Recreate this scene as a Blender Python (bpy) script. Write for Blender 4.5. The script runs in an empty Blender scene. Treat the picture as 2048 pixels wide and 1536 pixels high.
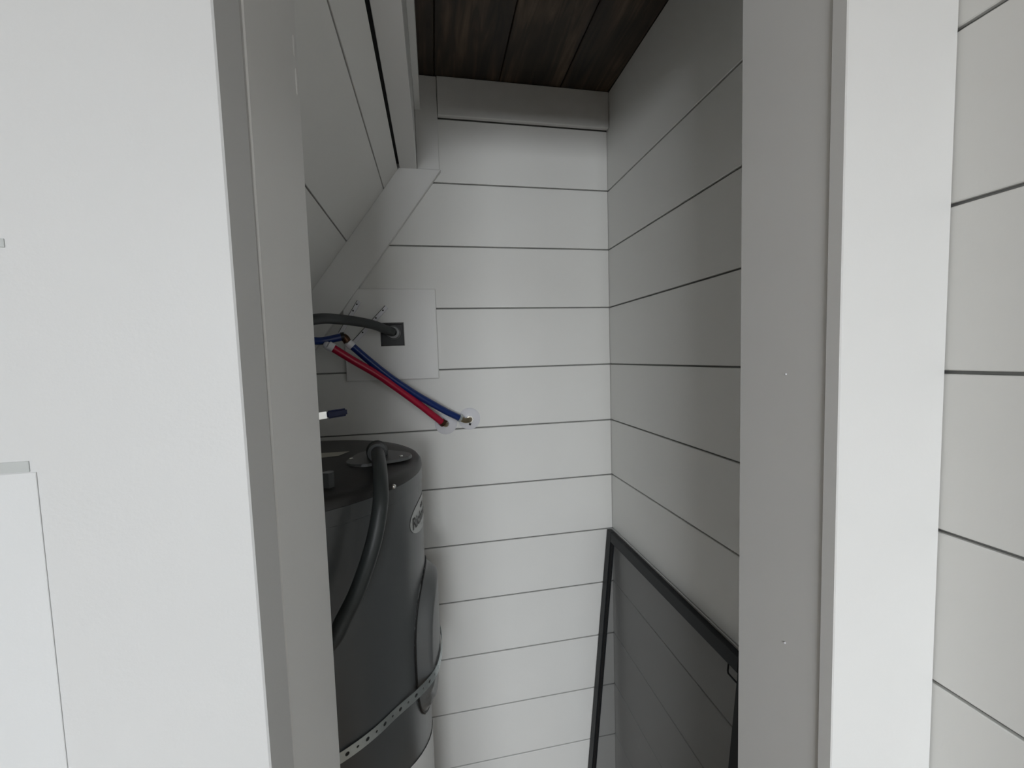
import bpy, bmesh, math, random
from mathutils import Vector, Matrix

random.seed(7)
scene = bpy.context.scene
COL = scene.collection
CH = 1.50                      # lens height above the floor; heights below are given relative to it

# ---------------------------------------------------------------- camera
F_PX, YAW, PITCH, ROLL = 819.0, math.radians(10.602), math.radians(-3.72), math.radians(-1.701)
cam_data = bpy.data.cameras.new('camera')
cam_data.sensor_fit = 'HORIZONTAL'
cam_data.sensor_width = 36.0
cam_data.lens = 36.0 * F_PX / 2048.0
cam_data.clip_start = 0.02
cam = bpy.data.objects.new('camera', cam_data)
COL.objects.link(cam)
fw = Vector((math.sin(YAW) * math.cos(PITCH), math.cos(YAW) * math.cos(PITCH), math.sin(PITCH)))
rt = fw.cross(Vector((0, 0, 1))).normalized()
up = rt.cross(fw)
r1 = rt * math.cos(ROLL) + up * math.sin(ROLL)
u1 = -rt * math.sin(ROLL) + up * math.cos(ROLL)
cam.matrix_world = Matrix(((r1.x, u1.x, -fw.x, 0), (r1.y, u1.y, -fw.y, 0), (r1.z, u1.z, -fw.z, CH), (0, 0, 0, 1)))
scene.camera = cam

# ---------------------------------------------------------------- world, daylight, exposure
world = bpy.data.worlds.new('overcast_sky')
scene.world = world
world.use_nodes = True
bg = world.node_tree.nodes['Background']
bg.inputs[0].default_value = (0.80, 0.90, 1.0, 1)
bg.inputs[1].default_value = 0.6

# daylight: lamps for two invented rear windows; an added loft edge cuts their light
ROOM_Y, ADDED_LOFT_Y, ROOM_Z = -3.2, -2.1, 2.5
ADDED_WINS = [dict(x0=-1.45, x1=0.0, z0=-0.25, z1=0.45, watts=84, tint=(0.94, 0.97, 1.0)), dict(x0=-1.25, x1=0.45, z0=0.95, z1=2.25, watts=230, tint=(0.88, 0.94, 1.0))]
for w_ in ADDED_WINS:
    ld = bpy.data.lights.new('added_daylight', 'AREA')
    ld.shape = 'RECTANGLE'
    ld.size = w_['x1'] - w_['x0']
    ld.size_y = w_['z1'] - w_['z0']
    ld.energy = w_['watts']
    ld.color = w_['tint']
    lo = bpy.data.objects.new('added_daylight', ld)
    COL.objects.link(lo)
    lo.location = ((w_['x0'] + w_['x1']) / 2, ROOM_Y - 0.12, (w_['z0'] + w_['z1']) / 2 + CH)
    lo.rotation_euler = (math.radians(90), 0, 0)      # shines along +Y into the room

vs = scene.view_settings
vs.view_transform = 'Standard'
vs.look = 'None'
vs.exposure = 0.0
vs.gamma = 1.0
vs.use_curve_mapping = False

# ---------------------------------------------------------------- materials
def new_mat(name):
    m = bpy.data.materials.new(name)
    m.use_nodes = True
    nt = m.node_tree
    return m, nt, nt.nodes['Principled BSDF']

def paint(name, col, rough=0.5, bump=0.06, scale=260, var=0.03, spec=0.4):
    m, nt, b = new_mat(name)
    tc = nt.nodes.new('ShaderNodeTexCoord')
    n1 = nt.nodes.new('ShaderNodeTexNoise'); n1.inputs['Scale'].default_value = scale; n1.inputs['Detail'].default_value = 3
    n2 = nt.nodes.new('ShaderNodeTexNoise'); n2.inputs['Scale'].default_value = 5; n2.inputs['Detail'].default_value = 4
    for n in (n1, n2): nt.links.new(tc.outputs['Object'], n.inputs['Vector'])
    bp = nt.nodes.new('ShaderNodeBump'); bp.inputs['Strength'].default_value = bump; bp.inputs['Distance'].default_value = 0.002
    nt.links.new(n1.outputs['Fac'], bp.inputs['Height'])
    nt.links.new(bp.outputs['Normal'], b.inputs['Normal'])
    mx = nt.nodes.new('ShaderNodeMix'); mx.data_type = 'RGBA'
    mx.inputs[6].default_value = tuple(c * (1 - var) for c in col) + (1,)
    mx.inputs[7].default_value = tuple(min(1, c * (1 + var)) for c in col) + (1,)
    nt.links.new(n2.outputs['Fac'], mx.inputs[0])
    nt.links.new(mx.outputs[2], b.inputs['Base Color'])
    b.inputs['Roughness'].default_value = rough
    b.inputs['Specular IOR Level'].default_value = spec
    return m

def plain(name, col, rough=0.4, metal=0.0, var=0.12, scale=30, bump=0.0, spec=0.5):
    m, nt, b = new_mat(name)
    tc = nt.nodes.new('ShaderNodeTexCoord')
    n = nt.nodes.new('ShaderNodeTexNoise'); n.inputs['Scale'].default_value = scale; n.inputs['Detail'].default_value = 5
    nt.links.new(tc.outputs['Object'], n.inputs['Vector'])
    mx = nt.nodes.new('ShaderNodeMix'); mx.data_type = 'RGBA'
    mx.inputs[6].default_value = tuple(c * (1 - var) for c in col) + (1,)
    mx.inputs[7].default_value = tuple(min(1, c * (1 + var)) for c in col) + (1,)
    nt.links.new(n.outputs['Fac'], mx.inputs[0])
    nt.links.new(mx.outputs[2], b.inputs['Base Color'])
    b.inputs['Roughness'].default_value = rough
    b.inputs['Metallic'].default_value = metal
    b.inputs['Specular IOR Level'].default_value = spec
    if bump:
        bp = nt.nodes.new('ShaderNodeBump'); bp.inputs['Strength'].default_value = bump; bp.inputs['Distance'].default_value = 0.001
        nt.links.new(n.outputs['Fac'], bp.inputs['Height']); nt.links.new(bp.outputs['Normal'], b.inputs['Normal'])
    return m

def stained_wood(name):
    m, nt, b = new_mat(name)
    tc = nt.nodes.new('ShaderNodeTexCoord')
    info = nt.nodes.new('ShaderNodeObjectInfo')
    add = nt.nodes.new('ShaderNodeVectorMath'); add.operation = 'ADD'
    sc = nt.nodes.new('ShaderNodeVectorMath'); sc.operation = 'SCALE'; sc.inputs[3].default_value = 9
    comb = nt.nodes.new('ShaderNodeCombineXYZ')
    for k in range(3): nt.links.new(info.outputs['Random'], comb.inputs[k])
    nt.links.new(comb.outputs[0], sc.inputs[0])
    nt.links.new(tc.outputs['Object'], add.inputs[0]); nt.links.new(sc.outputs[0], add.inputs[1])
    mp = nt.nodes.new('ShaderNodeMapping'); mp.inputs['Scale'].default_value = (26, 2.2, 26)
    nt.links.new(add.outputs[0], mp.inputs[0])
    gr = nt.nodes.new('ShaderNodeTexNoise'); gr.inputs['Scale'].default_value = 1.6; gr.inputs['Detail'].default_value = 7; gr.inputs['Distortion'].default_value = 1.2
    nt.links.new(mp.outputs[0], gr.inputs['Vector'])
    mp2 = nt.nodes.new('ShaderNodeMapping'); mp2.inputs['Scale'].default_value = (9, 4, 9)
    nt.links.new(add.outputs[0], mp2.inputs[0])
    kn = nt.nodes.new('ShaderNodeTexNoise'); kn.inputs['Scale'].default_value = 1.0; kn.inputs['Detail'].default_value = 3
    nt.links.new(mp2.outputs[0], kn.inputs['Vector'])
    mul = nt.nodes.new('ShaderNodeMath'); mul.operation = 'MULTIPLY'
    nt.links.new(gr.outputs['Fac'], mul.inputs[0]); nt.links.new(kn.outputs['Fac'], mul.inputs[1])
    cr = nt.nodes.new('ShaderNodeValToRGB')
    cr.color_ramp.elements[0].position = 0.12; cr.color_ramp.elements[0].color = (0.010, 0.007, 0.0045, 1)
    cr.color_ramp.elements[1].position = 0.48; cr.color_ramp.elements[1].color = (0.150, 0.100, 0.062, 1)
    e = cr.color_ramp.elements.new(0.28); e.color = (0.046, 0.031, 0.019, 1)
    nt.links.new(mul.outputs[0], cr.inputs[0]); nt.links.new(cr.outputs[0], b.inputs['Base Color'])
    bp = nt.nodes.new('ShaderNodeBump'); bp.inputs['Strength'].default_value = 0.15; bp.inputs['Distance'].default_value = 0.002
    nt.links.new(gr.outputs['Fac'], bp.inputs['Height']); nt.links.new(bp.outputs['Normal'], b.inputs['Normal'])
    b.inputs['Roughness'].default_value = 0.6
    return m

def mesh_screen(name):
    m = bpy.data.materials.new(name); m.use_nodes = True
    nt = m.node_tree; nt.nodes.clear()
    out = nt.nodes.new('ShaderNodeOutputMaterial'); mix = nt.nodes.new('ShaderNodeMixShader')
    tr = nt.nodes.new('ShaderNodeBsdfTransparent'); df = nt.nodes.new('ShaderNodeBsdfDiffuse')
    df.inputs[0].default_value = (0.06, 0.063, 0.068, 1)
    tc = nt.nodes.new('ShaderNodeTexCoord'); nz = nt.nodes.new('ShaderNodeTexNoise'); nz.inputs['Scale'].default_value = 3
    mr = nt.nodes.new('ShaderNodeMapRange'); mr.inputs[3].default_value = 0.42; mr.inputs[4].default_value = 0.48
    nt.links.new(tc.outputs['Object'], nz.inputs['Vector']); nt.links.new(nz.outputs['Fac'], mr.inputs[0]); nt.links.new(mr.outputs[0], mix.inputs[0])
    nt.links.new(tr.outputs[0], mix.inputs[1]); nt.links.new(df.outputs[0], mix.inputs[2]); nt.links.new(mix.outputs[0], out.inputs[0])
    return m

def pane_glass(name):
    m = bpy.data.materials.new(name); m.use_nodes = True
    nt = m.node_tree; nt.nodes.clear()
    out = nt.nodes.new('ShaderNodeOutputMaterial'); mix = nt.nodes.new('ShaderNodeMixShader')
    tr = nt.nodes.new('ShaderNodeBsdfTransparent'); gl = nt.nodes.new('ShaderNodeBsdfGlossy'); fr = nt.nodes.new('ShaderNodeFresnel')
    gl.inputs['Roughness'].default_value = 0.02
    nt.links.new(fr.outputs[0], mix.inputs[0]); nt.links.new(tr.outputs[0], mix.inputs[1]); nt.links.new(gl.outputs[0], mix.inputs[2]); nt.links.new(mix.outputs[0], out.inputs[0])
    return m

M = {
    'wall': paint('white_wall_paint', (0.76, 0.765, 0.75), 0.55, 0.10, 320),
    'panel': paint('white_panel_paint', (0.69, 0.70, 0.70), 0.5, 0.06, 320),
    'front': paint('dimmed_front_wall_paint', (0.66, 0.665, 0.66), 0.5, 0.07, 320),  # darkened to put the wall's weaker light into its paint
    'board': paint('white_board_paint', (0.80, 0.80, 0.775), 0.42, 0.05, 200),
    'trim': paint('white_trim_paint', (0.80, 0.80, 0.785), 0.38, 0.05, 180),
    'gap': plain('board_gap_grey', (0.24, 0.24, 0.23), 0.9),
    'wood': stained_wood('dark_stained_wood'),
    'floor': plain('warm_floor_planks', (0.30, 0.22, 0.15), 0.45, 0, 0.3, 8),
    'tank': plain('grey_tank_enamel', (0.095, 0.102, 0.104), 0.28, 0, 0.05, 4),
    'lid': plain('dark_tank_lid', (0.030, 0.029, 0.028), 0.42, 0, 0.25, 14, 0.1),
    'cover': plain('grey_plastic_cover', (0.115, 0.12, 0.12), 0.32, 0, 0.05, 9),
    'conduit': plain('grey_conduit_pvc', (0.030, 0.035, 0.035), 0.45, 0, 0.1, 60),
    'steel': plain('galvanized_steel', (0.60, 0.66, 0.66), 0.38, 0.85, 0.15, 90),
    'chrome': plain('bright_steel', (0.90, 0.90, 0.88), 0.20, 1.0, 0.1, 60),
    'brass': plain('dull_brass', (0.30, 0.25, 0.17), 0.30, 0.9, 0.3, 120),
    'copper': plain('dark_copper_ring', (0.12, 0.065, 0.04), 0.35, 0.9, 0.3, 120),
    'red': plain('red_tube_plastic', (0.42, 0.008, 0.042), 0.28, 0, 0.1, 20),
    'blue': plain('blue_tube_plastic', (0.004, 0.026, 0.155), 0.28, 0, 0.1, 20),
    'navy': plain('navy_handle_vinyl', (0.004, 0.012, 0.085), 0.45, 0, 0.1, 20),
    'white': plain('white_plastic', (0.80, 0.80, 0.84), 0.35, 0, 0.03, 10),
    'paper': plain('white_label_paper', (0.80, 0.81, 0.80), 0.55, 0, 0.03, 10),
    'badge': plain('pale_badge', (0.42, 0.44, 0.43), 0.35, 0, 0.04, 20),
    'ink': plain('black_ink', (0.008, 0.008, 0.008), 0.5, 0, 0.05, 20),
    'black': plain('black_aluminium', (0.012, 0.014, 0.016), 0.45, 0, 0.1, 40, 0.0, 0.25),
    'box': plain('dark_grey_box', (0.032, 0.034, 0.036), 0.5, 0, 0.1, 40),
    'strip': plain('grey_strip', (0.50, 0.52, 0.51), 0.5, 0, 0.05, 40),
    'tag': plain('pale_tag', (0.50, 0.49, 0.42), 0.6, 0, 0.08, 20),
    'mesh': mesh_screen('insect_mesh'),
    'pane': pane_glass('window_pane_glass'),
}

# ---------------------------------------------------------------- helpers
def link(name, me, mat, parent=None, loc=None):
    o = bpy.data.objects.new(name, me)
    COL.objects.link(o)
    if mat: 
        me.materials.clear(); me.materials.append(M[mat])
    if parent: o.parent = parent
    if loc: o.location = loc
    return o

def finish(bm, name, smooth=False):
    bmesh.ops.recalc_face_normals(bm, faces=bm.faces)
    me = bpy.data.meshes.new(name)
    bm.to_mesh(me); bm.free()
    if smooth:
        for p in me.polygons: p.use_smooth = True
        me.set_sharp_from_angle(angle=math.radians(38))
    return me

def box_me(name, x0, x1, y0, y1, z0, z1, bev=0.0, seg=1, shear=0.0):
    bm = bmesh.new()
    bmesh.ops.create_cube(bm, size=1)
    for v in bm.verts:
        v.co = Vector((x0 + (v.co.x + .5) * (x1 - x0), y0 + (v.co.y + .5) * (y1 - y0), z0 + (v.co.z + .5) * (z1 - z0)))
    if bev:
        bmesh.ops.bevel(bm, geom=bm.edges[:], offset=bev, segments=seg, affect='EDGES', clamp_overlap=True)
    return finish(bm, name)

def box(name, x0, x1, y0, y1, z0, z1, mat, parent=None, bev=0.0, seg=1):
    """box in lens-relative heights, origin at its bottom centre"""
    cx, cy = (x0 + x1) / 2, (y0 + y1) / 2
    me = box_me(name, x0 - cx, x1 - cx, y0 - cy, y1 - cy, 0, z1 - z0, bev, seg)
    return link(name, me, mat, parent, (cx, cy, z0 + CH))

def prism_me(name, pts, y0, y1, bev=0.0, hole=None):
    """outline in XZ (lens-relative), extruded from y0 to y1; hole is an inner outline with as many corners joined to the outline"""
    bm = bmesh.new()
    def loop(ps, y): return [bm.verts.new((p[0], y, p[1] + CH)) for p in ps]
    if hole:
        edges = []
        for ps in (pts, hole):
            vs_ = loop(ps, y0)
            edges += [bm.edges.new((vs_[i], vs_[(i + 1) % len(vs_)])) for i in range(len(vs_))]
        res = bmesh.ops.triangle_fill(bm, use_beauty=True, use_dissolve=False, edges=edges)
        faces = [g for g in res['geom'] if isinstance(g, bmesh.types.BMFace)]
    else:
        faces = [bm.faces.new(loop(pts, y0))]
    r = bmesh.ops.extrude_face_region(bm, geom=faces)
    for v in r['geom']:
        if isinstance(v, bmesh.types.BMVert): v.co.y = y1
    if bev:
        sharp = [e for e in bm.edges if len(e.link_faces) == 2 and e.calc_face_angle(0) > 0.6]
        bmesh.ops.bevel(bm, geom=sharp, offset=bev, segments=1, affect='EDGES', clamp_overlap=True)
    return finish(bm, name)

def prism(name, pts, y0, y1, mat, parent=None, bev=0.0, hole=None):
    return link(name, prism_me(name, pts, y0, y1, bev, hole), mat, parent)

def catmull(pts, n=8):
    P = [Vector(p) for p in pts]
    P = [P[0] * 2 - P[1]] + P + [P[-1] * 2 - P[-2]]
    out = []
    for i in range(1, len(P) - 2):
        a, b, c, d = P[i - 1:i + 3]
        for k in range(n):
            t = k / n
            out.append(.5 * ((2 * b) + (c - a) * t + (2 * a - 5 * b + 4 * c - d) * t * t + (3 * b - a - 3 * c + d) * t ** 3))
    out.append(P[-2])
    return out

def tube_me(name, pts, r, n=14, sub=8, ribs=0.0, cap=True):
    path = catmull(pts, sub) if sub > 1 else [Vector(p) for p in pts]
    bm = bmesh.new()
    t0 = (path[1] - path[0]).normalized()
    nrm = t0.orthogonal().normalized()
    rings = []
    for i, p in enumerate(path):
        t = (path[min(i + 1, len(path) - 1)] - path[max(i - 1, 0)]).normalized()
        nrm = (nrm - t * nrm.dot(t)).normalized()
        bn = t.cross(nrm)
        rr = (r(i / (len(path) - 1)) if callable(r) else r) + (ribs if i % 2 else 0)
        rings.append([bm.verts.new((p.x + (nrm.x * math.cos(a) + bn.x * math.sin(a)) * rr,
                                    p.y + (nrm.y * math.cos(a) + bn.y * math.sin(a)) * rr,
                                    p.z + (nrm.z * math.cos(a) + bn.z * math.sin(a)) * rr + CH))
                      for a in (2 * math.pi * k / n for k in range(n))])
    for A, B in zip(rings, rings[1:]):
        for k in range(n):
            bm.faces.new((A[k], A[(k + 1) % n], B[(k + 1) % n], B[k]))
    if cap:
        bm.faces.new(rings[0]); bm.faces.new(rings[-1])
    return finish(bm, name, True)

def tube(name, pts, r, mat, parent=None, **kw):
    return link(name, tube_me(name, pts, r, **kw), mat, parent)

def lathe(name, prof, mat, parent=None, loc=(0, 0, 0), axis='Z', n=48):
    bm = bmesh.new()
    rings = []
    for r, z in prof:
        if r < 1e-6:
            rings.append([bm.verts.new((0, 0, z))])
        else:
            rings.append([bm.verts.new((r * math.cos(2 * math.pi * k / n), r * math.sin(2 * math.pi * k / n), z)) for k in range(n)])
    for A, B in zip(rings, rings[1:]):
        for k in range(n):
            k2 = (k + 1) % n
            if len(A) == 1: bm.faces.new((A[0], B[k2], B[k]))
            elif len(B) == 1: bm.faces.new((A[k], A[k2], B[0]))
            else: bm.faces.new((A[k], A[k2], B[k2], B[k]))
    if axis == 'Y':      # profile height runs towards the viewer (-Y)
        bmesh.ops.rotate(bm, verts=bm.verts, cent=(0, 0, 0), matrix=Matrix.Rotation(math.radians(90), 3, 'X'))
    elif axis == 'X':
        bmesh.ops.rotate(bm, verts=bm.verts, cent=(0, 0, 0), matrix=Matrix.Rotation(math.radians(90), 3, 'Y'))
    me = finish(bm, name, True)
    return link(name, me, mat, parent, (loc[0], loc[1], loc[2] + CH))

def struct(o):
    o['kind'] = 'structure'
    return o

def empty(name, loc=(0, 0, 0)):
    o = bpy.data.objects.new(name, None)
    o.empty_display_size = 0.05
    COL.objects.link(o)
    return o

def tag(o, label, cat, group=None):
    o['label'] = label; o['category'] = cat
    if group: o['group'] = group
    return o

# ---------------------------------------------------------------- the setting
D, XR, XL = 1.2347, 0.5539, -0.63         # back wall face, right wall face, hidden knee wall face
H, Z0, GAP = 0.18, -0.0305, 0.0040        # board pitch, a seam height, joint width
ZC, ZF = 0.797, -CH                       # closet ceiling, floor
YJ = 0.50                                 # closet side of the door partition
YF = 0.355                                # room side of the right casing
TB = 0.007                                # board thickness

def share(o, z=None, loc=None, parent=None):
    c = o.copy(); COL.objects.link(c)
    c.location = loc if loc else (o.location.x, o.location.y, z + CH)
    if parent: c.parent = parent
    return c

floor = struct(box('floor', -2.4, 0.62, ROOM_Y - 0.1, 1.3, ZF - 0.05, ZF, 'floor'))

# back wall with nickel-gap boards
wall_back = struct(box('wall_back', XL - 0.05, XR + 0.06, D + TB, D + TB + 0.05, ZF, ZC + 0.10, 'gap'))
first = None
for k in range(-4, 8):
    zb = Z0 - (k + 1) * H + GAP / 2
    if first is None:
        first = box('board', XL, XR - 0.0008, D, D + TB, zb, zb + H - GAP, 'board', None, 0.0011)
        first.parent = wall_back; first.matrix_parent_inverse = wall_back.matrix_basis.inverted()
        proto = first
    else:
        c = share(proto, zb)

# right wall: one plane through closet and room
wall_right = struct(box('wall_right', XR + TB, XR + TB + 0.05, ROOM_Y, D + TB, ZF, ZC + 0.12, 'gap'))
def right_boards(y0, y1):
    p = None
    for k in range(-3, 8):
        zb = Z0 - (k + 1) * H + GAP / 2
        if p is None:
            p = box('board', XR, XR + TB, y0, y1, zb, zb + H - GAP, 'board', wall_right, 0.0011)
            p.matrix_parent_inverse = wall_right.matrix_basis.inverted()
        else:
            share(p, zb)
    zt = Z0 + 3 * H + GAP / 2
    b = box('board', XR, XR + TB, y0, y1, zt, ZC - 0.001, 'board', wall_right, 0.0011)
    b.matrix_parent_inverse = wall_right.matrix_basis.inverted()
right_boards(YJ + 0.001, D + TB - 0.001)
right_boards(ROOM_Y + 0.002, YF + 0.016)

# closet ceiling: dark stained planks running front to back
ceiling = struct(box('ceiling', XL - 0.05, XR + TB, YJ - 0.15, D + TB, ZC + 0.02, ZC + 0.10, 'gap'))
for i, (xa, xb) in enumerate([(-0.045, 0.0305), (0.0325, 0.2155), (0.2175, 0.4005), (0.4025, XR)]):
    p = box('plank', xa, xb, YJ - 0.14, D + TB - 0.001, ZC + random.uniform(0, .0012), ZC + 0.019, 'wood', ceiling, 0.002)
    p.matrix_parent_inverse = ceiling.matrix_basis.inverted()

# the sloping soffit on the left: boards run front to back
S = Vector((0.587, 0, 0.8096)); TX, TZ = -0.077, 0.537
ang = -math.atan2(S.z, S.x)
slope = struct(link('ceiling_slope', box_me('ceiling_slope', -0.98, 0.0, 0, D - YJ, 0.0125, 0.05), 'gap'))
slope.location = (TX, YJ, TZ + CH); slope.rotation_euler = (0, ang, 0)
seams = [0.0035, 0.073, 0.253, 0.433, 0.613, 0.793, 0.93]
pw = None
for a, b in zip(seams, seams[1:]):
    w = b - a - 0.003
    if pw and abs(w - pw[0]) < 1e-6:
        o = pw[1].copy(); COL.objects.link(o)
    else:
        me = box_me('board', -w, 0, 0, D - YJ - 0.001, 0, 0.012, 0.001)
        o = link('board', me, 'board'); pw = (w, o)
    o.parent = slope; o.location = (-a, 0.0005, 0)

trim_soffit = struct(box('trim_1', TX + 0.0035, -0.0265, YJ, D - 0.0005, 0.538, 0.556, 'trim', None, 0.001))
trim_drop = struct(box('trim_2', -0.045, -0.0265, YJ, D - 0.0005, 0.5565, ZC + 0.018, 'trim', None, 0.001))
trim_side = struct(box('trim_3', -0.0262, -0.0105, YJ, D - 0.0135, 0.700, ZC - 0.0005, 'trim', None, 0.001))
trim_frieze = struct(box('trim_4', 0.0378, XR - 0.001, D - 0.016, D - 0.0005, Z0 + 4 * H + 0.001, ZC - 0.0005, 'trim', None, 0.0012))
trim_post = struct(box('trim_5', -0.0258, 0.0365, D - 0.0125, D - 0.0005, 0.5405, ZC - 0.0005, 'trim', None, 0.001))
# raking trim along the slope, its head cut level
WR = 0.1165
def along(t, off): return (TX + off - S.x * t, TZ + 0.0018 - S.z * t)
trim_rake = struct(prism('trim_6', [along(0, 0.0008), along(0, WR), along(0.72, WR), along(0.72, 0.0008)], D - 0.0175, D - 0.0005, 'trim', None, 0.001))

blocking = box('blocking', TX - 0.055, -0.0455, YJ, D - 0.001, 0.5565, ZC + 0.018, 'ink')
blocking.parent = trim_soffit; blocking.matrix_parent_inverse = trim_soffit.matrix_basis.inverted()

wall_left = struct(box('wall_left', XL - 0.05, XL, YJ, D, ZF, -0.21, 'board'))

# door partition -------------------------------------------------------------
XJL, XJR, ZH = -0.1325, 0.4155, 0.568
def slab(name, top, bot, x_left, y0, y1, z0, z1, mat):
    """board whose right edge is a little out of plumb"""
    return prism(name, [(x_left, z0), (bot, z0), (top, z1), (x_left, z1)], y0, y1, mat, None, 0.0012)
# smooth wall left of the opening: face YL, its edge board overlaps the jamb
YL = 0.3144
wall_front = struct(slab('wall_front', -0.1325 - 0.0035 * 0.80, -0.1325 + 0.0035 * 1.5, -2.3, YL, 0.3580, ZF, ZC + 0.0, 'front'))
core = box('stud_wall', -2.3, XJL - 0.019, 0.3585, YJ - 0.0005, ZF, ZC, 'wall', wall_front)
core.matrix_parent_inverse = wall_front.matrix_basis.inverted()

door_1 = struct(empty('door_1'))
box('jamb', XJL - 0.018, XJL, 0.3618, YJ, ZF, ZH, 'trim', door_1, 0.0012)
box('jamb', XJR + 0.0005, XJR + 0.018, YF + 0.0175, YJ, ZF, ZH, 'trim', door_1, 0.0012)
box('head_jamb', XJL - 0.018, XJR + 0.018, 0.3555, YJ, ZH + 0.0005, ZH + 0.018, 'trim', door_1, 0.0012)
box('casing', 0.4135, XR - 0.0012, YF, YF + 0.017, ZF, ZC - 0.001, 'trim', door_1, 0.0012)
box('head_casing', -0.129, 0.413, 0.3385, 0.355, ZH + 0.003, ZC - 0.001, 'trim', door_1, 0.0012)
box('header', XJL - 0.018, XJR + 0.018, 0.3725, YJ - 0.001, ZH + 0.0185, ZC - 0.001, 'wall', door_1)
box('stud', XJR + 0.0185, XR - 0.001, YF + 0.0175, YJ - 0.0005, ZF, ZC - 0.001, 'wall', door_1)
# small raised specks and runs in the paint of the jambs
for (x, y, z, sx, sz) in ((XJL, 0.488, 0.335, .0011, .011), (XJL, 0.490, 0.300, .0013, .014)):
    bm = bmesh.new(); bmesh.ops.create_uvsphere(bm, u_segments=10, v_segments=8, radius=1)
    for v in bm.verts: v.co = Vector((v.co.x * sx, v.co.y * 0.0030, v.co.z * sz))
    link('paint_run', finish(bm, 'paint_run', True), 'trim', door_1, (x, y, z + CH))
for (y, z) in ((0.424, -0.030), (0.420, -0.366)):
    bm = bmesh.new(); bmesh.ops.create_uvsphere(bm, u_segments=8, v_segments=6, radius=0.0011)
    link('paint_run', finish(bm, 'paint_run', True), 'white', door_1, (XJR, y, z + CH))

# the rest of the room, unseen; loft, high ceiling and windows added for light
wall_side = struct(box('wall_side', -2.35, -2.3, ROOM_Y - 0.02, 0.36, ZF, ROOM_Z, 'wall'))
ceiling_added_loft = struct(box('ceiling_added_loft', -2.3, XR + TB, ADDED_LOFT_Y, 0.35, ZC + 0.0005, ZC + 0.15, 'floor'))  # unseen loft, added to keep high light off the upper parts
ceiling_added_high = struct(box('ceiling_added_high', -2.35, XR + 0.07, ROOM_Y - 0.1, 0.5, ROOM_Z + 0.0005, ROOM_Z + 0.06, 'wall'))  # raised ceiling, invented to make room for the high window
wall_upper = struct(box('wall_upper', XR + TB, XR + TB + 0.05, ROOM_Y, 0.45, ZC + 0.1505, ROOM_Z, 'wall'))
wall_added_loft = struct(box('wall_added_loft', -2.3, XR + TB, 0.40, 0.45, ZC + 0.1505, ROOM_Z, 'wall'))
wall_rear = struct(empty('wall_rear'))
wa, wb = ADDED_WINS
xe = XR + TB
for (xa, xb, za, zb) in ((-2.3, xe, ZF, wa['z0']), (-2.3, wa['x0'], wa['z0'], wa['z1']), (wa['x1'], xe, wa['z0'], wa['z1']), (-2.3, xe, wa['z1'], wb['z0']),
                         (-2.3, wb['x0'], wb['z0'], wb['z1']), (wb['x1'], xe, wb['z0'], wb['z1']), (-2.3, xe, wb['z1'], ROOM_Z)):
    box('wall_section', xa, xb, ROOM_Y - 0.1, ROOM_Y, za, zb, 'wall', wall_rear)
for i_, W in enumerate(ADDED_WINS):  # invented windows, out of view, framing the added lamps
    win = struct(empty('window_%d' % (i_ + 1)))
    fy0, fy1, fw_ = ROOM_Y - 0.08, ROOM_Y - 0.03, 0.04
    xm = (W['x0'] + W['x1']) / 2
    for (xa, xb, za, zb) in ((W['x0'], W['x0'] + fw_, W['z0'], W['z1']), (W['x1'] - fw_, W['x1'], W['z0'], W['z1']), (xm - .02, xm + .02, W['z0'] + fw_, W['z1'] - fw_),
                             (W['x0'] + fw_, W['x1'] - fw_, W['z0'], W['z0'] + fw_), (W['x0'] + fw_, W['x1'] - fw_, W['z1'] - fw_, W['z1'])):
        box('window_frame', xa, xb, fy0, fy1, za, zb, 'white', win, 0.003)
    for xa, xb in ((W['x0'] + fw_, xm - .02), (xm + .02, W['x1'] - fw_)):
        box('pane', xa, xb, ROOM_Y - 0.057, ROOM_Y - 0.053, W['z0'] + fw_, W['z1'] - fw_, 'pane', win)

# ---------------------------------------------------------------- water heater
HX, HY, HR, HT = -0.3202, 0.93, 0.28, -0.214
ZB = ZF + 0.055
heater = empty('water_heater'); heater.location = (HX, HY, ZF + CH)
tag(heater, 'grey cylindrical water heater with dark lid strapped in the closet corner', 'water heater')
HZ = -ZF                                   # part heights measured from the floor
def hl(name, prof, mat, n=96):
    o = lathe(name, [(r, z + HZ) for r, z in prof], mat, heater, (0, 0, 0), n=n); o.location = (0, 0, 0); return o
hl('tank', [(0, ZB), (HR - .012, ZB), (HR - .003, ZB + .004), (HR, ZB + .012), (HR, HT - .052), (HR + .0015, HT - .051), (HR + .0020, HT - .023), (HR - .002, HT - .021), (0, HT - .021)], 'tank')
hl('lid', [(0, HT + .010), (HR * .6, HT + .008), (HR - .030, HT + .002), (HR - .012, HT - .001), (HR - .004, HT - .005), (HR + .001, HT - .012), (HR + .0024, HT - .022), (HR + .0006, HT - .0232)], 'lid')
hl('base_ring', [(HR - .06, ZF + .0005), (HR - .012, ZF + .0005), (HR - .012, ZB), (HR - .06, ZB)], 'black', 48)

def hpart(name, me, mat, parent=heater):
    """meshes made in world coordinates, moved into the heater's frame"""
    me.transform(Matrix.Translation((-HX, -HY, 0)))
    return link(name, me, mat, parent)

def cyl_pt(th, z, r): return (HX + r * math.cos(th), HY + r * math.sin(th), z + CH)

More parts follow.
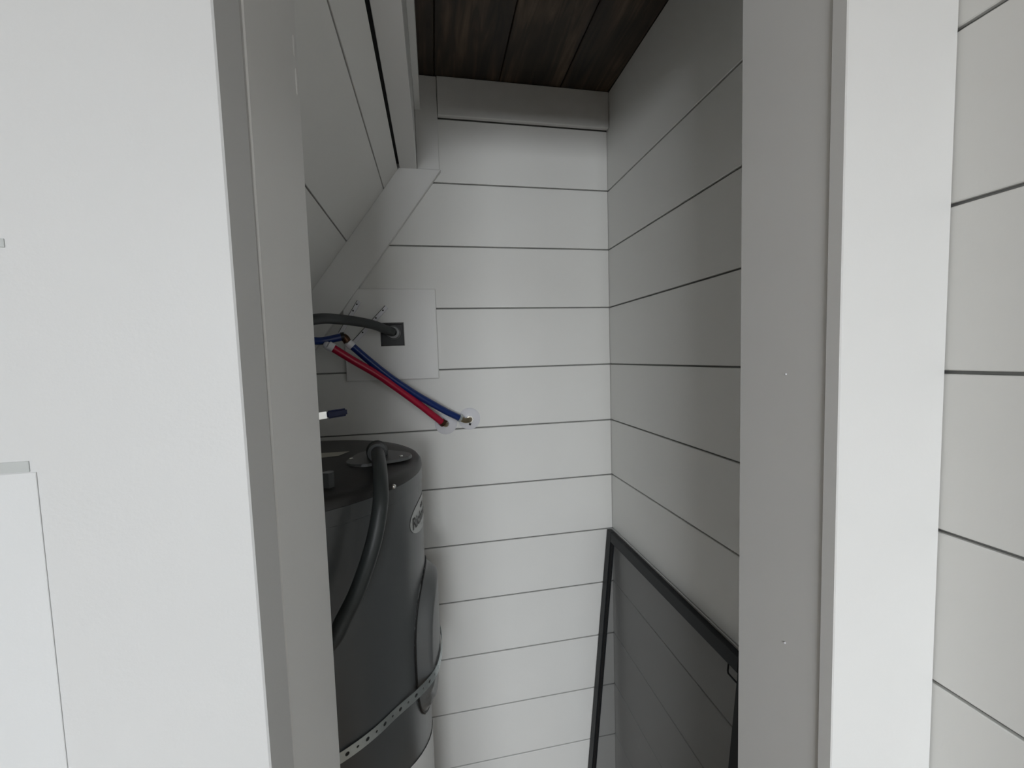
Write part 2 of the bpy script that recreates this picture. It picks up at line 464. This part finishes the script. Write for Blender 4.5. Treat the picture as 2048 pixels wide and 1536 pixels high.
# moulded access cover on the side that faces the right wall
C0, CW, CZ0, CZ1, CHT = math.radians(-0.5), 0.114, -0.768, -0.458, 0.026
def smooth(t): t = max(0, min(1, t)); return t * t * (3 - 2 * t)
def cover_h(th, z):
    u = (th - C0) * HR / CW                       # -1..1
    m = (z - CZ0) / (CZ1 - CZ0)
    zc = (z - (CZ0 + CZ1) / 2) / ((CZ1 - CZ0) / 2)
    ex = 2.5 if zc > 0 else 3.2
    d = (abs(u) ** ex + abs(zc) ** ex) ** (1 / ex)        # rounded rectangle distance
    h = CHT * smooth((1 - d) / .22)
    if d > 1.015: return -.006                    # outside the moulding: behind the tank skin
    if m < .30: h -= .010 * smooth((.30 - m) / .10) * (1 if h > .012 else 0) * smooth((1 - d) / .3)
    return h
bm = bmesh.new()
NU, NV = 40, 56
g = [[bm.verts.new(cyl_pt(C0 + (i / NU * 2 - 1) * CW / HR * 1.0, CZ0 + (CZ1 - CZ0) * j / NV, HR + .0012 + cover_h(C0 + (i / NU * 2 - 1) * CW / HR, CZ0 + (CZ1 - CZ0) * j / NV))) for i in range(NU + 1)] for j in range(NV + 1)]
for j in range(NV):
    for i in range(NU): bm.faces.new((g[j][i], g[j][i + 1], g[j + 1][i + 1], g[j + 1][i]))
cover = hpart('access_cover', finish(bm, 'access_cover', True), 'cover')
# dark gasket rim round the cover
rim = []
for k in range(64):
    a = 2 * math.pi * k / 64
    cu, su = math.cos(a), math.sin(a)
    ex = 2.5 if su > 0 else 3.2
    q = (abs(cu) ** ex + abs(su) ** ex) ** (-1 / ex)
    rim.append((C0 + cu * q * CW / HR * .99, (CZ0 + CZ1) / 2 + su * q * (CZ1 - CZ0) / 2 * .99))
pts = [Vector(cyl_pt(th, z, HR + .001)) - Vector((0, 0, CH)) for th, z in rim]
gm = tube_me('gasket', pts + [pts[0]], .0026, n=8, sub=1)
hpart('gasket', gm, 'ink')

# oval badge with its lettering wrapped on the tank
B_TH, B_Z = math.radians(-6.5), -0.330
def wrap(me, r):
    for v in me.vertices:
        u, w = v.co.x, v.co.y
        v.co = Vector(cyl_pt(B_TH + u / HR, B_Z + w, r + v.co.z))
bm = bmesh.new()
NB = 48
rings = []
for s in (1.0, .8, .55, .3):
    rings.append([bm.verts.new((.079 * s * math.cos(2 * math.pi * k / NB), .034 * s * math.sin(2 * math.pi * k / NB), .0008)) for k in range(NB)])
cv = bm.verts.new((0, 0, .0008))
for A, B in zip(rings, rings[1:]):
    for k in range(NB): bm.faces.new((A[k], A[(k + 1) % NB], B[(k + 1) % NB], B[k]))
for k in range(NB): bm.faces.new((rings[-1][k], rings[-1][(k + 1) % NB], cv))
me = finish(bm, 'badge'); wrap(me, HR)
badge = hpart('badge', me, 'badge'); badge['label'] = 'pale oval badge with black lettering'
fc = bpy.data.curves.new('badge_lettering', 'FONT')
fc.body = 'Richmond'; fc.size = 0.034; fc.align_x = 'CENTER'; fc.align_y = 'CENTER'; fc.offset = 0.0007; fc.resolution_u = 4
fo = bpy.data.objects.new('badge_lettering_curve', fc); COL.objects.link(fo)
bpy.context.view_layer.update()
dg = bpy.context.evaluated_depsgraph_get()
tm = bpy.data.meshes.new_from_object(fo.evaluated_get(dg))
bpy.data.objects.remove(fo)
bm = bmesh.new(); bm.from_mesh(tm)
bmesh.ops.subdivide_edges(bm, edges=[e for e in bm.edges if e.calc_length() > .006], cuts=2)
for v in bm.verts: v.co.y -= .003
bm.to_mesh(tm); bm.free()
wrap(tm, HR + .0016)
hpart('lettering', tm, 'ink', badge)
# little crown mark over the name
bm = bmesh.new()
vv = [bm.verts.new(p) for p in ((-.012, .012, .0016), (.012, .012, .0016), (.014, .022, .0016), (.006, .018, .0016), (0, .025, .0016), (-.006, .018, .0016), (-.014, .022, .0016))]
bm.faces.new(vv); me = finish(bm, 'crown_mark'); wrap(me, HR); hpart('crown_mark', me, 'ink', badge)

# white paper label low on the side, set askew
def side_label():
    bm = bmesh.new(); n = 10
    ca, sa = math.cos(math.radians(19)), math.sin(math.radians(19))
    gg = []
    for j in range(n + 1):
        row = []
        for i in range(n + 1):
            u, w = i / n * .26, -j / n * .34
            row.append(bm.verts.new(cyl_pt(math.radians(-32) + (u * ca - w * sa * .3) / HR, -.800 + u * -sa * 1.02 + w * ca, HR + .0012)))
        gg.append(row)
    for j in range(n):
        for i in range(n): bm.faces.new((gg[j][i], gg[j][i + 1], gg[j + 1][i + 1], gg[j + 1][i]))
    return finish(bm, 'paper_label', True)
hpart('paper_label', side_label(), 'paper')

# wiring compartment plate with elbow on the lid
PX, PY, PZ = -0.128, 0.905, HT + 0.008
bm = bmesh.new()
prof = []
for k in range(36):
    a = 2 * math.pi * k / 36
    r = .0645 * (1 + .13 * math.cos(3 * a + .5))
    prof.append((r * math.cos(a), r * math.sin(a)))
lo_ = [bm.verts.new((PX + x, PY + y, PZ + CH - .002)) for x, y in prof]
hi_ = [bm.verts.new((PX + x * .97, PY + y * .97, PZ + CH + .0035)) for x, y in prof]
for k in range(36): bm.faces.new((lo_[k], lo_[(k + 1) % 36], hi_[(k + 1) % 36], hi_[k]))
bm.faces.new(hi_); bm.faces.new(lo_)
wplate = hpart('wiring_plate', finish(bm, 'wiring_plate', False), 'cover')
def screw(x, y, z, parent, mat='chrome', r=.0042):
    bm = bmesh.new(); bmesh.ops.create_uvsphere(bm, u_segments=12, v_segments=8, radius=1)
    for v in bm.verts: v.co = Vector((x + v.co.x * r, y + v.co.y * r, z + CH + v.co.z * r * .55))
    me = finish(bm, 'screw', True)
    return hpart('screw', me, mat, parent)
for a in (-.35, 1.75, 3.30):
    screw(PX + .053 * math.cos(a), PY + .053 * math.sin(a), PZ + .004, wplate)
th = math.radians(-33.5)
bm = bmesh.new(); bmesh.ops.create_uvsphere(bm, u_segments=12, v_segments=8, radius=.0048)
bmesh.ops.translate(bm, verts=bm.verts, vec=Vector(cyl_pt(th, -.232, HR + .003)))
hpart('screw', finish(bm, 'screw', True), 'chrome')
hpart('pipe_nipple', tube_me('pipe_nipple', [(-.186, .735, HT - .002), (-.186, .735, HT + .012), (-.186, .735, HT + .028)], .010, n=6, sub=1), 'tank')
bm = bmesh.new()
vv = [bm.verts.new((x, y, HT + CH + .0095)) for x, y in ((-.40, .905), (-.215, .945), (-.20, .985), (-.40, .99))]
bm.faces.new(vv); hpart('paper_tag', finish(bm, 'paper_tag'), 'tag')

# ---------------------------------------------------------------- perforated strap round the tank
def strap_mesh():
    bm = bmesh.new()
    cell, n, zc, hw = 0.0176, 16, -0.655, 0.0098
    total = int(2 * math.pi * HR / cell); step = 2 * math.pi / total
    for c in range(total):
        thc = -math.pi + step * (c + .5)
        rad = .0036 if c % 2 else .0022
        outer, inner = [], []
        for k in range(n):
            a = 2 * math.pi * k / n
            ca, sa = math.cos(a), math.sin(a)
            m = max(abs(ca), abs(sa))
            for lst, uu, ww in ((outer, ca / m * step / 2 * HR, sa / m * hw), (inner, ca * rad, sa * rad)):
                t_ = thc + uu / HR
                zz = zc + ww
                dth = abs((t_ - C0) * HR / CW)
                base = (CHT + .0012) * smooth((1.75 - dth) / 1.15)
                lst.append(bm.verts.new(cyl_pt(t_, zz, HR + .0028 + base)))
        for k in range(n):
            bm.faces.new((outer[k], outer[(k + 1) % n], inner[(k + 1) % n], inner[k]))
    bmesh.ops.remove_doubles(bm, verts=bm.verts, dist=1e-5)
    return finish(bm, 'tank_strap', False)
strap = link('tank_strap', strap_mesh(), 'steel')
sm = strap.modifiers.new('thickness', 'SOLIDIFY'); sm.thickness = 0.0011; sm.offset = 1
tag(strap, 'galvanized perforated metal strap wrapped around the grey tank', 'strap')

# ---------------------------------------------------------------- flexible conduit
conduit = empty('flexible_conduit')
tag(conduit, 'thick dark grey flexible conduit looping from wall box to tank lid', 'conduit')
RC = 0.0125
tube('hose', [(-.114, 1.215, .082), (-.130, 1.195, .088), (-.165, 1.15, .100), (-.225, 1.08, .106), (-.272, 1.0, .097), (-.36, .90, .05), (-.44, .76, -.08), (-.47, .64, -.26), (-.40, .585, -.43), (-.29, .595, -.475), (-.215, .615, -.448), (-.169, .628, -.416), (-.152, .640, -.390),
              (-.131, .652, -.352), (-.108, .664, -.290), (-.097, .684, -.236), (-.0985, .715, -.203), (-.106, .765, -.184), (-.117, .83, -.180), (-.126, .882, -.186)], RC, 'conduit', conduit, n=18, sub=10)
tube('elbow', [(-.119, .835, -.1805), (-.124, .872, -.184), (-.128, .898, -.190), (-.1285, .906, -.199), (-.1285, .907, -.2015)], lambda t: .0180 if t < .3 else .0215, 'conduit', conduit, n=20, sub=6)
lathe('connector', [(.010, 0), (.021, 0), (.021, .004), (.0165, .0055), (.0165, .012), (.010, .012)], 'cover', conduit, (-.112, 1.2290, .081), 'Y', 28)

# ---------------------------------------------------------------- square plate with recessed box on the back wall
cover_plate = prism('cover_plate', [(-.2035, .205), (.0105, .205), (.0115, -.055), (-.2460, -.0545), (-.2460, .1455)], D - 0.0130, D - 0.0003, 'trim', None, 0.0016,
                    hole=[(-.1475, .1085), (-.0835, .1090), (-.0830, .0435), (-.1480, .0425)])
tag(cover_plate, 'square white cover plate on shiplap back wall with dark box opening', 'wall plate')
bx = prism('box_back', [(-.1472, .1082), (-.0838, .1087), (-.0833, .0438), (-.1477, .0428)], D - 0.0018, D - 0.0004, 'box', cover_plate)
prism('box_rim', [(-.1474, .1084), (-.0836, .1089), (-.0831, .0436), (-.1479, .0426)], D - 0.0116, D - 0.0019, 'ink', cover_plate,
      hole=[(-.1460, .1045), (-.0868, .1050), (-.0865, .0462), (-.1460, .0455)])

# two slim diagonal strips screwed beside the pipes
for i, (a, b, lab) in enumerate((((-.2000, .1690), (-.2545, .0800), 'slim white diagonal strip screwed beside the raking trim board'), ((-.1265, .1530), (-.2260, .0480), 'slim white diagonal strip between the conduit box and the blue tube'))):
    A, B = Vector((a[0], a[1])), Vector((b[0], b[1])); d = (B - A).normalized(); nn = Vector((-d.y, d.x)) * .0048
    y1 = D - .0133
    st = prism('mounting_strip', [tuple(A + nn), tuple(A - nn), tuple(B - nn), tuple(B + nn)], y1 - .008, y1, 'white', None, .0008)
    tag(st, lab, 'strip')
    for t in (.10, .30, .68):
        p = A.lerp(B, t) - nn * .2
        lathe('screw', [(0, .0016), (.0016, .0014), (.0024, 0)], 'box', st, (p.x, y1 - .008, p.y), 'Y', 10)
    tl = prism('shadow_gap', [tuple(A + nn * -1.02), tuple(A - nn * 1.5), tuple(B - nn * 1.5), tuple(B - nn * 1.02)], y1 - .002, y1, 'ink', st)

# ---------------------------------------------------------------- water tubes
def ring(name, p, q, r, mat, parent, n=16):
    return tube(name, [p, q], r, mat, parent, n=n, sub=1)

def lerp3(a, b, t): return tuple(a[i] + (b[i] - a[i]) * t for i in range(3))

red = empty('red_water_tube'); tag(red, 'red plastic water tube slanting down the back wall under the blue one', 'pipe')
rp = [(-.250, 1.100, .037), (-.205, 1.112, .004), (-.143, 1.130, -.040), (-.058, 1.160, -.113), (-.012, 1.180, -.156), (.0165, 1.193, -.1835)]
tube('tube', rp, .0098, 'red', red, n=16)
ring('collar', (-.2600, 1.097, .0435), (-.2490, 1.1005, .0362), .0118, 'white', red)
tube('elbow', [(-.2580, 1.0975, .0422), (-.2640, 1.103, .0440), (-.2670, 1.130, .0400), (-.2680, 1.2165, .0380)], .0095, 'white', red, n=14)
ring('clamp', (.012, 1.191, -.179), (.0185, 1.195, -.1855), .0112, 'copper', red)
tube('fitting', [(.0180, 1.194, -.185), (.0240, 1.199, -.1895), (.0255, 1.208, -.1905), (.0255, 1.2285, -.1905)], .0075, 'brass', red, n=14)
ring('clamp_ear', (.020, 1.190, -.176), (.028, 1.192, -.180), .003, 'copper', red, 8)

blue = empty('blue_water_tube'); tag(blue, 'blue plastic water tube slanting down the back wall above the red one', 'pipe')
bp_ = [(-.208, 1.120, .042), (-.170, 1.127, .004), (-.119, 1.140, -.043), (-.060, 1.157, -.090), (-.017, 1.170, -.1200), (.030, 1.188, -.1515), (.0665, 1.200, -.1735)]
tube('tube', bp_, .0094, 'blue', blue, n=16)
ring('collar', (-.2165, 1.119, .0500), (-.206, 1.121, .0395), .0112, 'white', blue)
ring('clamp', (.0630, 1.199, -.1715), (.0690, 1.201, -.1750), .0112, 'steel', blue)
tube('fitting', [(.068, 1.201, -.1745), (.082, 1.205, -.182), (.0935, 1.210, -.1815), (.0962, 1.218, -.1810), (.0962, 1.2285, -.1810)], .0078, 'brass', blue, n=14)
lathe('nut', [(.0078, 0), (.0125, 0), (.0125, .006), (.0078, .006)], 'chrome', blue, (.0962, 1.2225, -.181), 'Y', 6)
ring('clamp_ear', (.0935, 1.205, -.193), (.0975, 1.206, -.195), .003, 'ink', blue, 8)
tube('elbow', [(-.2290, 1.1185, .066), (-.2225, 1.1188, .0610), (-.2175, 1.119, .0515)], .0100, 'copper', blue, n=14)
tube('supply_tube', [(-.3010, 1.000, -.085), (-.3040, 1.005, -.040), (-.3150, 1.030, .028), (-.3080, 1.075, .054), (-.275, 1.105, .0555), (-.2285, 1.1185, .066)], .0098, 'blue', blue, n=16)
ring('clamp', (-.2325, 1.1173, .0650), (-.2245, 1.1190, .0665), .0113, 'ink', blue)

for (ex, ez, er, lab) in ((.0262, -.1910, .0325, 'round white escutcheon plate behind the red tube end'), (.0962, -.1810, .0325, 'round white escutcheon plate behind the blue tube end')):
    es = lathe('escutcheon_plate', [(.0092, .0003), (er, .0003), (er + .0004, .0040), (er - .0025, .0062), (er * .60, .0072), (er * .48, .0100), (.0092, .0105)], 'white', None, (ex, D, ez), 'Y', 40)
    tag(es, lab, 'pipe flange', None)

# ---------------------------------------------------------------- valve with blue lever on the tank's cold pipe
valve = empty('ball_valve'); tag(valve, 'pipe valve above the tank with navy blue lever handle', 'valve')
tube('riser_pipe', [(-.301, 1.0, HT + .0065), (-.301, 1.0, -.16)], .0105, 'brass', valve, n=14, sub=1)
tube('body', [(-.301, 1.0, -.160), (-.301, 1.0, -.150), (-.301, 1.0, -.135), (-.301, 1.0, -.108), (-.301, 1.0, -.095), (-.301, 1.0, -.083)], lambda t: .0175 if t < .15 or t > .85 else .0145, 'brass', valve, n=12, sub=2)
tube('stem', [(-.301, .986, -.122), (-.301, .966, -.122)], .006, 'chrome', valve, n=10, sub=1)
def lever_part(name, u0, u1, w, t, mat, bev):
    me = box_me(name, u0, u1, -t / 2, t / 2, -w / 2, w / 2, bev, 3)
    o = link(name, me, mat, valve, (-.301, .966, -.122 + CH)); o.rotation_euler = (0, math.radians(-4), math.radians(20)); return o
lever_part('lever', -.010, .0600, .0165, .0024, 'chrome', .0008)
lever_part('lever_grip', .0588, .1030, .0185, .0085, 'navy', .0038)

# ---------------------------------------------------------------- insect screen leaning in the right corner
screen = empty('window_screen')
tag(screen, 'black-framed insect screen leaning against the right closet wall', 'window screen')
LEAN = math.atan(0.1); YA, YB = 0.608, 1.2290; SW, ST, SH = 0.030, 0.016, 0.932
screen.location = (0.533 + 0.1 * (ZF + .003 + 0.562) - 0.0, 0, ZF + .003 + CH)
screen.rotation_euler = (0, LEAN, 0)
def sp(name, y0, y1, z0, z1, mat, x0=0.0, x1=ST, bev=.0012):
    return link(name, box_me(name, x0, x1, y0, y1, z0, z1, bev), mat, screen)
sp('stile', YB - SW, YB, 0, SH, 'black'); sp('stile', YA, YA + SW, 0, SH, 'black')
sp('rail', YA + SW + .0003, YB - SW - .0003, SH - SW, SH, 'black'); sp('rail', YA + SW + .0003, YB - SW - .0003, 0, SW, 'black')
bm = bmesh.new()
bm.faces.new([bm.verts.new((.0085, y_, z_)) for y_, z_ in ((YA + SW - .001, SW - .001), (YB - SW + .001, SW - .001), (YB - SW + .001, SH - SW + .001), (YA + SW - .001, SH - SW + .001))])
link('mesh', finish(bm, 'mesh'), 'mesh', screen)
sp('spline', YB - SW - .004, YB - SW - .0004, SW, SH - SW, 'ink', .0035, .0080, .0005)
sp('spline', YA + SW + .0004, YA + SW + .004, SW, SH - SW, 'ink', .0035, .0080, .0005)
# wire pull tab at the near corner
pt = [(.004, .6395, SH - .040 - .018), (.004, .652, SH - .040 - .018), (.004, .664, SH - .044), (.004, .667, SH - .040), (.004, .6665, SH - .031)]
me = tube_me('pull_tab', [(.004, .6395, SH - .0505 - CH), (.004, .648, SH - .0505 - CH), (.004, .6645, SH - .0500 - CH), (.004, .6660, SH - .046 - CH), (.004, .6660, SH - .030 - CH)], .0017, n=8, sub=1)
link('pull_tab', me, 'black', screen)

# ---------------------------------------------------------------- panel at the photograph's left edge
panel = box('wall_panel', -.40, -.2563, YL - .0008, YL, -.42, -.0650, 'panel', None, .0003)
tag(panel, 'flat white panel topped by a grey strip on the smooth left wall', 'panel')
for (xa, xb, za, zb) in ((-.40, -.2597, -.0645, -.0575), (-.40, -.2602, .0778, .0832)):
    s = box('grey_strip', xa, xb, YL - .0006, YL, za, zb, 'strip', panel, .0002)
    s.matrix_parent_inverse = panel.matrix_basis.inverted()
